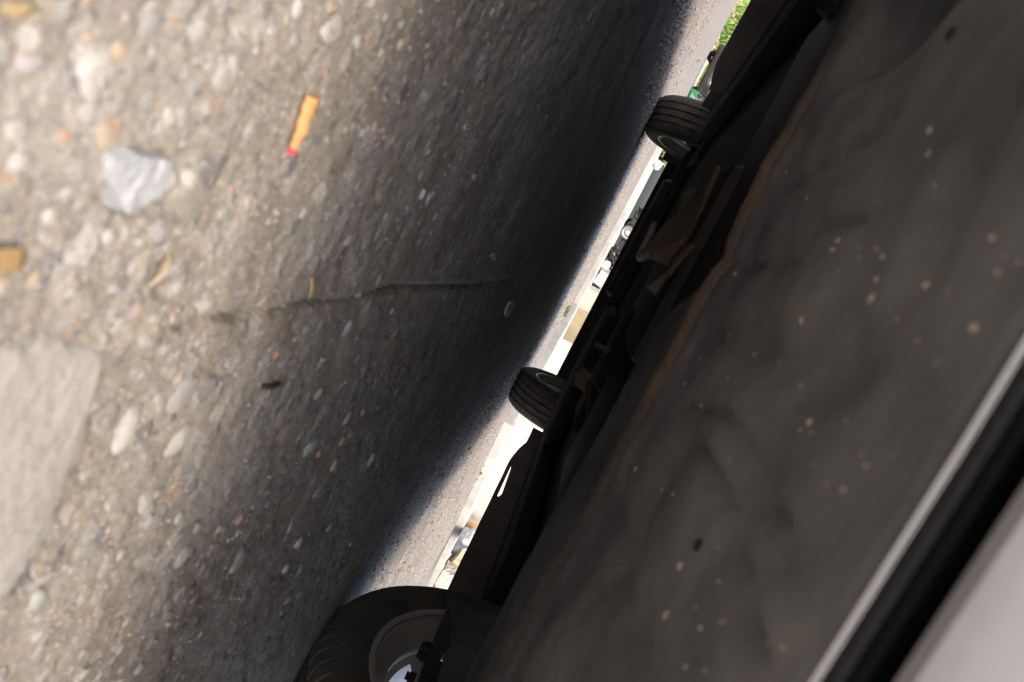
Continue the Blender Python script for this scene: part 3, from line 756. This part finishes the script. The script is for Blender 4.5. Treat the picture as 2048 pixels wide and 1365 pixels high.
# splash shield inboard of the near right wheel
P = []
for px, py in ((893, 1186), (892, 1215), (894, 1250), (893, 1290), (884, 1330), (872, 1370), (852, 1430), (835, 1490)):
    d = ray(px, py); t = .585 / d.x; y, z = d.y * t, CAMH + d.z * t
    P.append([(.585, y, z), (.583, y, z + .02), (.575, y, z + .05), (.56, y, max(z + .08, .275))])
part(MB().grid(P), 'splash_shield', M['tray'], True, solid=.003)
# rear bumper brace with slots that let daylight through
mb = MB(); y = 3.96; slots = [(-.36, -.16), (-.10, .08), (.14, .30), (.42, .56)]
mb.box((-.70, y, .172), (.70, y + .004, .196)); mb.box((-.70, y, .2065), (.70, y + .004, .262)); last = -.70
for a, b in slots + [(.70, .70)]:
    mb.box((last, y + .0003, .196), (a, y + .0037, .2065)); last = b
part(mb, 'bumper_brace', M['dirty_bumper'], label='slotted lower brace of the rear bumper')
# mud flap by the far left wheel
part(MB().box((-.78, 3.80, .135), (-.60, 3.806, .30), None, .001), 'mud_flap', M['dirty_bumper'])

# ------------------------------------------------------------------ the street beyond
PZ = .085
edge = [(14, 22), (4.26, 8.67), (2.41, 6.44), (1.95, 5.89), (1.36, 5.45), (.98, 6.6), (.56, 9.3), (-.94, 11.9), (-1.95, 12.5), (-3.4, 14.2), (-4.4, 24), (-12, 34), (-30, 60)]
fe = []
for (a, b), (c, d) in zip(edge[:-1], edge[1:]):
    n = max(2, int(math.hypot(c - a, d - b) / .25))
    for k in range(n):
        t = k / n; fe.append((a + (c - a) * t + random.uniform(-.012, .012), b + (d - b) * t + random.uniform(-.012, .012)))
fe.append(edge[-1])
v = []; f = []; n = len(fe)
for off, z in ((0, -.01), (0, PZ - .02), (.012, PZ - .004), (.04, PZ), (.2, PZ + .001)):
    for i, (x, y) in enumerate(fe):
        a, b = fe[max(0, i - 1)], fe[min(n - 1, i + 1)]; tx, ty = b[0] - a[0], b[1] - a[1]; l = math.hypot(tx, ty)
        nx_, ny_ = ty / l, -tx / l
        v.append((x + nx_ * off, y + ny_ * off, z + (.006 * random.uniform(-1, 1) if z > 0 else 0)))
for k in range(4):
    for i in range(n - 1): f.append((k * n + i, k * n + i + 1, (k + 1) * n + i + 1, (k + 1) * n + i))
k0 = len(v); v += [(-30, 300, PZ), (300, 300, PZ), (300, 22, PZ)]
f.append(tuple([4 * n + i for i in range(n)] + [k0, k0 + 1, k0 + 2]))
# the normals of the kerb offsets point to the far side
o = mk('pavement', v, f, M['pavement']); tag(o, 'pale concrete pavement with a worn kerb beyond the car', kind='structure')

cream = mat('cream_render', (.52, .46, .34), .9, col2=(.60, .55, .44), vscale=3, bump=.3, bscale=80)
white = mat('white_render', (.56, .52, .44), .9, col2=(.64, .60, .53), vscale=3, bump=.3, bscale=80)
yellow = mat('ochre_render', (.38, .30, .16), .9, col2=(.46, .38, .23), vscale=4, bump=.4, bscale=70)
greyc = mat('grey_block_concrete', (.40, .37, .32), .9, col2=(.50, .47, .42), vscale=9, bump=.5, bscale=60)
brick = mat('tan_stone', (.34, .28, .19), .9, col2=(.45, .39, .29), vscale=25, bump=.9, bscale=90)
card = mat('cardboard', (.40, .26, .13), .85, col2=(.48, .33, .18), vscale=12)
dark = mat('dark_gap_fill', (.03, .026, .024), .7)
def wall(name, a, b, h, th, m_, label, cat, cap=None, base=None, bays=0):
    a, b = Vector((*a, 0)), Vector((*b, 0)); L_ = (b - a).length; rz = math.atan2(b.y - a.y, b.x - a.x)
    root = empty(name, (a.x, a.y, PZ - .004), rz, label=label, cat=cat)
    MB().box((0, 0, 0), (L_, th, h), None, .012).build('wall', m_, root)
    if base: MB().box((-.02, -.03, 0), (L_ + .02, th + .03, base), None, .008).build('plinth', greyc, root)
    if cap: MB().box((-.04, -.05, h), (L_ + .04, th + .05, h + .07), None, .01).build('coping', greyc, root)
    for k in range(bays):
        x = L_ * (k + .5) / bays; fr = MB().box((x - .5, -.02, .95), (x + .5, .0, 2.05), None, .006).build('window', white, root)
        MB().box((x - .42, -.026, 1.03), (x - .02, -.018, 1.97)).box((x + .02, -.026, 1.03), (x + .42, -.018, 1.97)).build('pane', M['glass'], fr)
    return root
# right: long rendered house wall running away from the camera
wall('house', (2.05, 8.6), (7.5, 14.6), 3.0, .3, white, 'cream white rendered house wall behind the right rear wheel', 'house', cap=True, bays=3)
wall('garden_wall', (1.02, 7.9), (1.85, 8.5), 2.0, .22, white, 'bright cream garden wall between the rear wheel and ochre wall', 'wall', cap=True)
wall('garden_wall', (.64, 10.0), (1.20, 9.0), 1.7, .2, yellow, 'ochre yellow weathered wall beside the pale gate pier', 'wall', cap=True)
r = empty('gate_pier', (.50, 11.2, PZ - .004), .15, label='square beige gate pier beside the rubbish heap', cat='gate pier')
MB().box((-.14, -.14, 0), (.20, .20, 1.6), None, .015).build('shaft', cream, r); MB().box((-.18, -.18, 1.6), (.24, .24, 1.68), None, .015).build('cap', greyc, r)
wall('boundary_wall', (.75, 16), (14, 24), 2.2, .25, cream, 'long beige wall in the distance behind the rubbish heap', 'wall', cap=True)
wall('low_wall', (-14, 40), (-4.9, 31.5), .7, .25, cream, 'low sunlit beige wall left of the black car', 'wall', cap=True)

# rubbish on the right pavement
def jit_box(name, pts_px, y0, depth, m_, label, cat, parent=None):
    """a block whose near face is drawn through given points at distance y0, given real depth"""
    P_ = [aty(x, y, y0 + k) for x, y, k in pts_px]; c = sum(P_, Vector()) / len(P_)
    nrm = (P_[1] - P_[0]).cross(P_[2] - P_[0]).normalized()
    if nrm.y < 0: nrm = -nrm
    bm = bmesh.new(); A = [bm.verts.new(q - c) for q in P_]; B = [bm.verts.new(q - c + nrm * depth) for q in P_]
    bm.faces.new(A); bm.faces.new(B[::-1])
    for i in range(len(A)): bm.faces.new((A[i], B[i], B[(i + 1) % len(A)], A[(i + 1) % len(A)]))
    bmesh.ops.recalc_face_normals(bm, faces=bm.faces[:]); bmesh.ops.bevel(bm, geom=bm.edges[:], offset=.006, segments=2, affect='EDGES')
    me = bpy.data.meshes.new(name); bm.to_mesh(me); bm.free(); me.materials.append(m_)
    o = link(bpy.data.objects.new(name, me)); o.location = c; return tag(o, label, cat)
def block(name, base_px, y0, size, rz, m_, label, cat, tilt=(0, 0), rough=.02):
    b = aty(*base_px, y0); bm = bmesh.new(); bmesh.ops.create_cube(bm, size=1); bmesh.ops.subdivide_edges(bm, edges=bm.edges[:], cuts=5, use_grid_fill=True)
    rr_ = random.Random(sum(map(ord, label)))
    cuts = [(Vector((rr_.gauss(0, 1), rr_.gauss(0, 1), rr_.gauss(0, 1))).normalized(), rr_.uniform(.5, .62)) for _ in range(6)] if rough > .03 else []
    for q in bm.verts:
        for nn, dd in cuts:
            k = q.co.dot(nn) - dd
            if k > 0: q.co -= nn * k
        q.co = Vector((q.co.x * size[0], q.co.y * size[1], q.co.z * size[2])) + Vector([rr_.uniform(-1, 1) * rough * min(size) * .35 for _ in range(3)])
    me = bpy.data.meshes.new(name); bm.to_mesh(me); bm.free(); me.materials.append(m_)
    o = link(bpy.data.objects.new(name, me)); o.rotation_euler = (tilt[0], tilt[1], rz)
    bpy.context.view_layer.update()
    mn = min((o.rotation_euler.to_matrix() @ q.co).z for q in me.vertices)
    o.location = (b.x, b.y, PZ - mn - .004); return tag(o, label, cat)
block('stone_block', (893, 1120), 6.9, (.30, .24, .30), .7, brick, 'rough tan stone block nearest the front wheel', 'stone block', (.25, .3), .12)
block('stone_block', (868, 1150), 6.7, (.30, .2, .14), .2, greyc, 'low grey stone lying under the tan stone block', 'stone block', (0, .08), .1)
block('concrete_slab', (948, 1020), 7.6, (.36, .16, .5), -.5, greyc, 'grey concrete slab standing behind the cardboard', 'concrete slab', (0, .1), .02)
block('cardboard_sheet', (926, 1048), 7.3, (.17, .05, .30), -.45, card, 'folded brown cardboard between concrete slab and plastic', 'cardboard', (.1, 0), .02)
# crumpled clear-white plastic bag
def crumple(name, base_px, y0, r, m_, label, cat, sub=4, amp=.45, sq=(1, 1, 1), fr=2.2, seed=3):
    b = aty(*base_px, y0); bm = bmesh.new(); bmesh.ops.create_icosphere(bm, subdivisions=sub, radius=1); rr_ = random.Random(seed)
    ks = [(Vector((rr_.gauss(0, 1), rr_.gauss(0, 1), rr_.gauss(0, 1))) * fr, rr_.uniform(0, 6.3), 1 / (1 + i * .25)) for i in range(9)]
    for q in bm.verts:
        s = sum(a_ * (abs(math.sin(q.co.dot(k) + ph)) - .6) for k, ph, a_ in ks) / 3
        q.co *= 1 + amp * s
        q.co = Vector((q.co.x * sq[0], q.co.y * sq[1], max(q.co.z * sq[2], -.75 * sq[2]))) * r
    me = bpy.data.meshes.new(name); bm.to_mesh(me); bm.free(); me.materials.append(m_)
    o = link(bpy.data.objects.new(name, me)); mn = min(q.co.z for q in me.vertices); o.location = (b.x, b.y, PZ - mn - .003); return tag(o, label, cat)
plast = mat('crumpled_plastic_film', (.55, .59, .63), .3, var=.1, vscale=20, trans=.15)
crumple('plastic_bag', (914, 1078), 7.1, .17, plast, 'crumpled white plastic bag beside the tan stone block', 'plastic bag', seed=5)
# rubbish heap at the far kerb
bagm = mat('black_bin_liner', (.012, .012, .013), .22)
crumple('rubbish_bag', (1216, 512), 13.0, .22, bagm, 'shiny black rubbish bag at the far kerb', 'rubbish bag', amp=.55, fr=3.6, seed=9, sq=(1, .8, .9))
crumple('plastic_bag', (1207, 528), 12.6, .085, plast, 'small clear plastic bag on the far kerb by the cardboard', 'plastic bag', seed=12)
block('cardboard_box', (1200, 541), 12.7, (.10, .22, .26), .35, card, 'narrow brown cardboard box in the rubbish heap', 'box', (0, .1), .015)
block('foam_box', (1203, 560), 12.5, (.20, .2, .34), .35, mat('white_foam', (.52, .55, .55), .8, var=.05, vscale=30), 'white box leaning in the rubbish heap', 'box', (0, .2), .012)
block('crate', (1190, 567), 12.9, (.22, .2, .16), .2, dark, 'dark crate under the white box in the rubbish heap', 'crate', (0, 0), .02)  # dark block put in where there is only a shaded gap
block('paper_scrap', (1318, 332), 9.6, (.12, .05, .10), .4, plast, 'bright white paper scrap beyond the far left wheel', 'paper', (.2, .2), .1)

# other cars
bw = aty(1250, 462, 27.5)
c2 = make_car('parked_car', 'black car with silver multi spoke wheels parked across the yard', M['paint_black'], (0, 0, PZ), math.radians(-76), 'alloy', 'cars parked in the distance')
rot = Matrix.Rotation(math.radians(-76), 3, 'Z'); wp = rot @ Vector((.722, AX1, 0)); wq = rot @ Vector((-.722, AX1, 0))
near_w = wp if wp.y < wq.y else wq
c2.location = (bw.x - near_w.x, 27.5 - near_w.y, PZ - .003)
g1, g2 = Vector((-7.58, 25.25, 0)), Vector((-6.15, 24.75, 0)); dv = (g2 - g1)
rz = math.atan2(dv.y, dv.x)
c3 = make_car('parked_car', 'dark brown car by the grass bank at the far left kerb', M['paint_maroon'], (0, 0, 0), rz, 'steel', 'cars parked in the distance')
q = Matrix.Rotation(rz, 3, 'Z') @ Vector((0, AX1, 0)); mid_ = (g1 + g2) / 2
c3.location = (mid_.x - q.x, mid_.y - q.y, -.002)

# grass bank on the left, with earth showing
earth = mat('dry_earth', (.30, .21, .12), .95, col2=(.40, .30, .19), vscale=2, bump=.6, bscale=12)
P = []
for i in range(60):
    t = i / 59; bx_, by_ = -4.6 - 24 * t, 26.2 + 22 * t; row = []
    for k in range(10):
        u_ = k / 9; row.append((bx_ + u_ * 4.5 + .3 * math.sin(i * .9), by_ + u_ * 7 + .2 * math.sin(i * 1.7), -.02 + 2.2 * u_ ** .8 * (1 + .12 * math.sin(i * .7 + k)) ))
    P.append(row[::-1])
bank = MB().grid(P).build('bank', earth, None, True); tag(bank, 'earth bank rising beyond the far left kerb', kind='structure')
leafm = [mat('grass_green', c, .7, var=.25, vscale=20) for c in ((.10, .19, .03), (.15, .26, .045), (.08, .14, .03))]
def tufts(name, spots, label, cat=None, kind=None, parent=None):
    v = []; f = []; mi = []
    for x, y, z, h, n, sp in spots:
        for _ in range(n):
            a = random.uniform(0, 6.3); l = random.uniform(.4, 1) * h; wd = l * random.uniform(.08, .2); lean = random.uniform(.1, .9) * sp
            bx_, by_ = x + random.uniform(-1, 1) * sp * h, y + random.uniform(-1, 1) * sp * h
            dx, dy = math.cos(a), math.sin(a); k = len(v)
            v += [(bx_ - dy * wd, by_ + dx * wd, z), (bx_ + dy * wd, by_ - dx * wd, z), (bx_ + dx * lean * l * .5 - dy * wd * 1.3, by_ + dy * lean * l * .5 + dx * wd * 1.3, z + l * .6),
                  (bx_ + dx * lean * l * .5 + dy * wd * 1.3, by_ + dy * lean * l * .5 - dx * wd * 1.3, z + l * .6), (bx_ + dx * lean * l, by_ + dy * lean * l, z + l)]
            f += [(k, k + 1, k + 3, k + 2), (k + 2, k + 3, k + 4)]; q = random.randrange(3); mi += [q, q]
    o = mk(name, v, f, leafm, parent); o.data.polygons.foreach_set('material_index', mi)
    return tag(o, label, cat, None, kind)
sp = []
for _ in range(1400):
    t, u_ = random.random(), random.random() ** 1.6
    sp.append((-4.6 - 24 * t + u_ * 4.5, 26.2 + 22 * t + u_ * 7, 2.2 * u_ ** .8 - .05, random.uniform(.12, .45), 7, .7))
tufts('grass', sp, 'green grass and weeds on the earth bank', kind='stuff')
def weed(px, py, z, h, n, label, grp=None):
    p = gp(px, py, z) if z < .05 else aty(px, py, 6.2)
    tufts('weed', [(p.x + random.uniform(-.4, .4) * h, p.y + random.uniform(-.4, .4) * h, z - .005, h, n, .8) for _ in range(5)], label, 'weed')
weed(1131, 621, 0, .05, 10, 'small green weed in a ground crack between the rear wheels')
p0 = gp(958, 948)
for k, (h, lab) in enumerate(((.018, 'small green weed at the kerb foot, closest to the right rear wheel'), (.032, 'tallest green weed at the foot of the right kerb'), (.016, 'tiny green weed at the kerb foot, closest to the concrete slab'))):
    tufts('weed', [(p0.x - .12 + .10 * k, p0.y - .13 + .105 * k, 0, h, 9, .9)], lab, 'weed')
o = tufts('weed', [(-2.4, 8.4, 0, .03, 9, .8)], 'sparse weed on the road at far left', 'weed')
# green crate at the far left
gr = empty('green_crate', tuple(aty(1383, 196, 22) * 1)[:2] + (0,), .3, label='bright green plastic crate beside the dark brown car', cat='crate')
gm = mat('green_plastic', (.02, .20, .07), .5); gr.scale = (.8, .8, .6)
for k in range(3): MB().box((-.28, -.18, .12 + .12 * k), (.28, -.165, .20 + .12 * k)).box((-.28, .165, .12 + .12 * k), (.28, .18, .20 + .12 * k)).box((-.28, -.165, .12 + .12 * k), (-.265, .165, .20 + .12 * k)).box((.265, -.165, .12 + .12 * k), (.28, .165, .20 + .12 * k)).build('slat', gm, gr)
for a in (-1, 1):
    for b in (-1, 1): MB().box((a * .262 - .02, b * .162 - .02, 0), (a * .262 + .02, b * .162 + .02, .46)).build('corner_post', gm, gr)
MB().box((-.262, -.162, .02), (.262, .162, .04)).build('base', gm, gr)
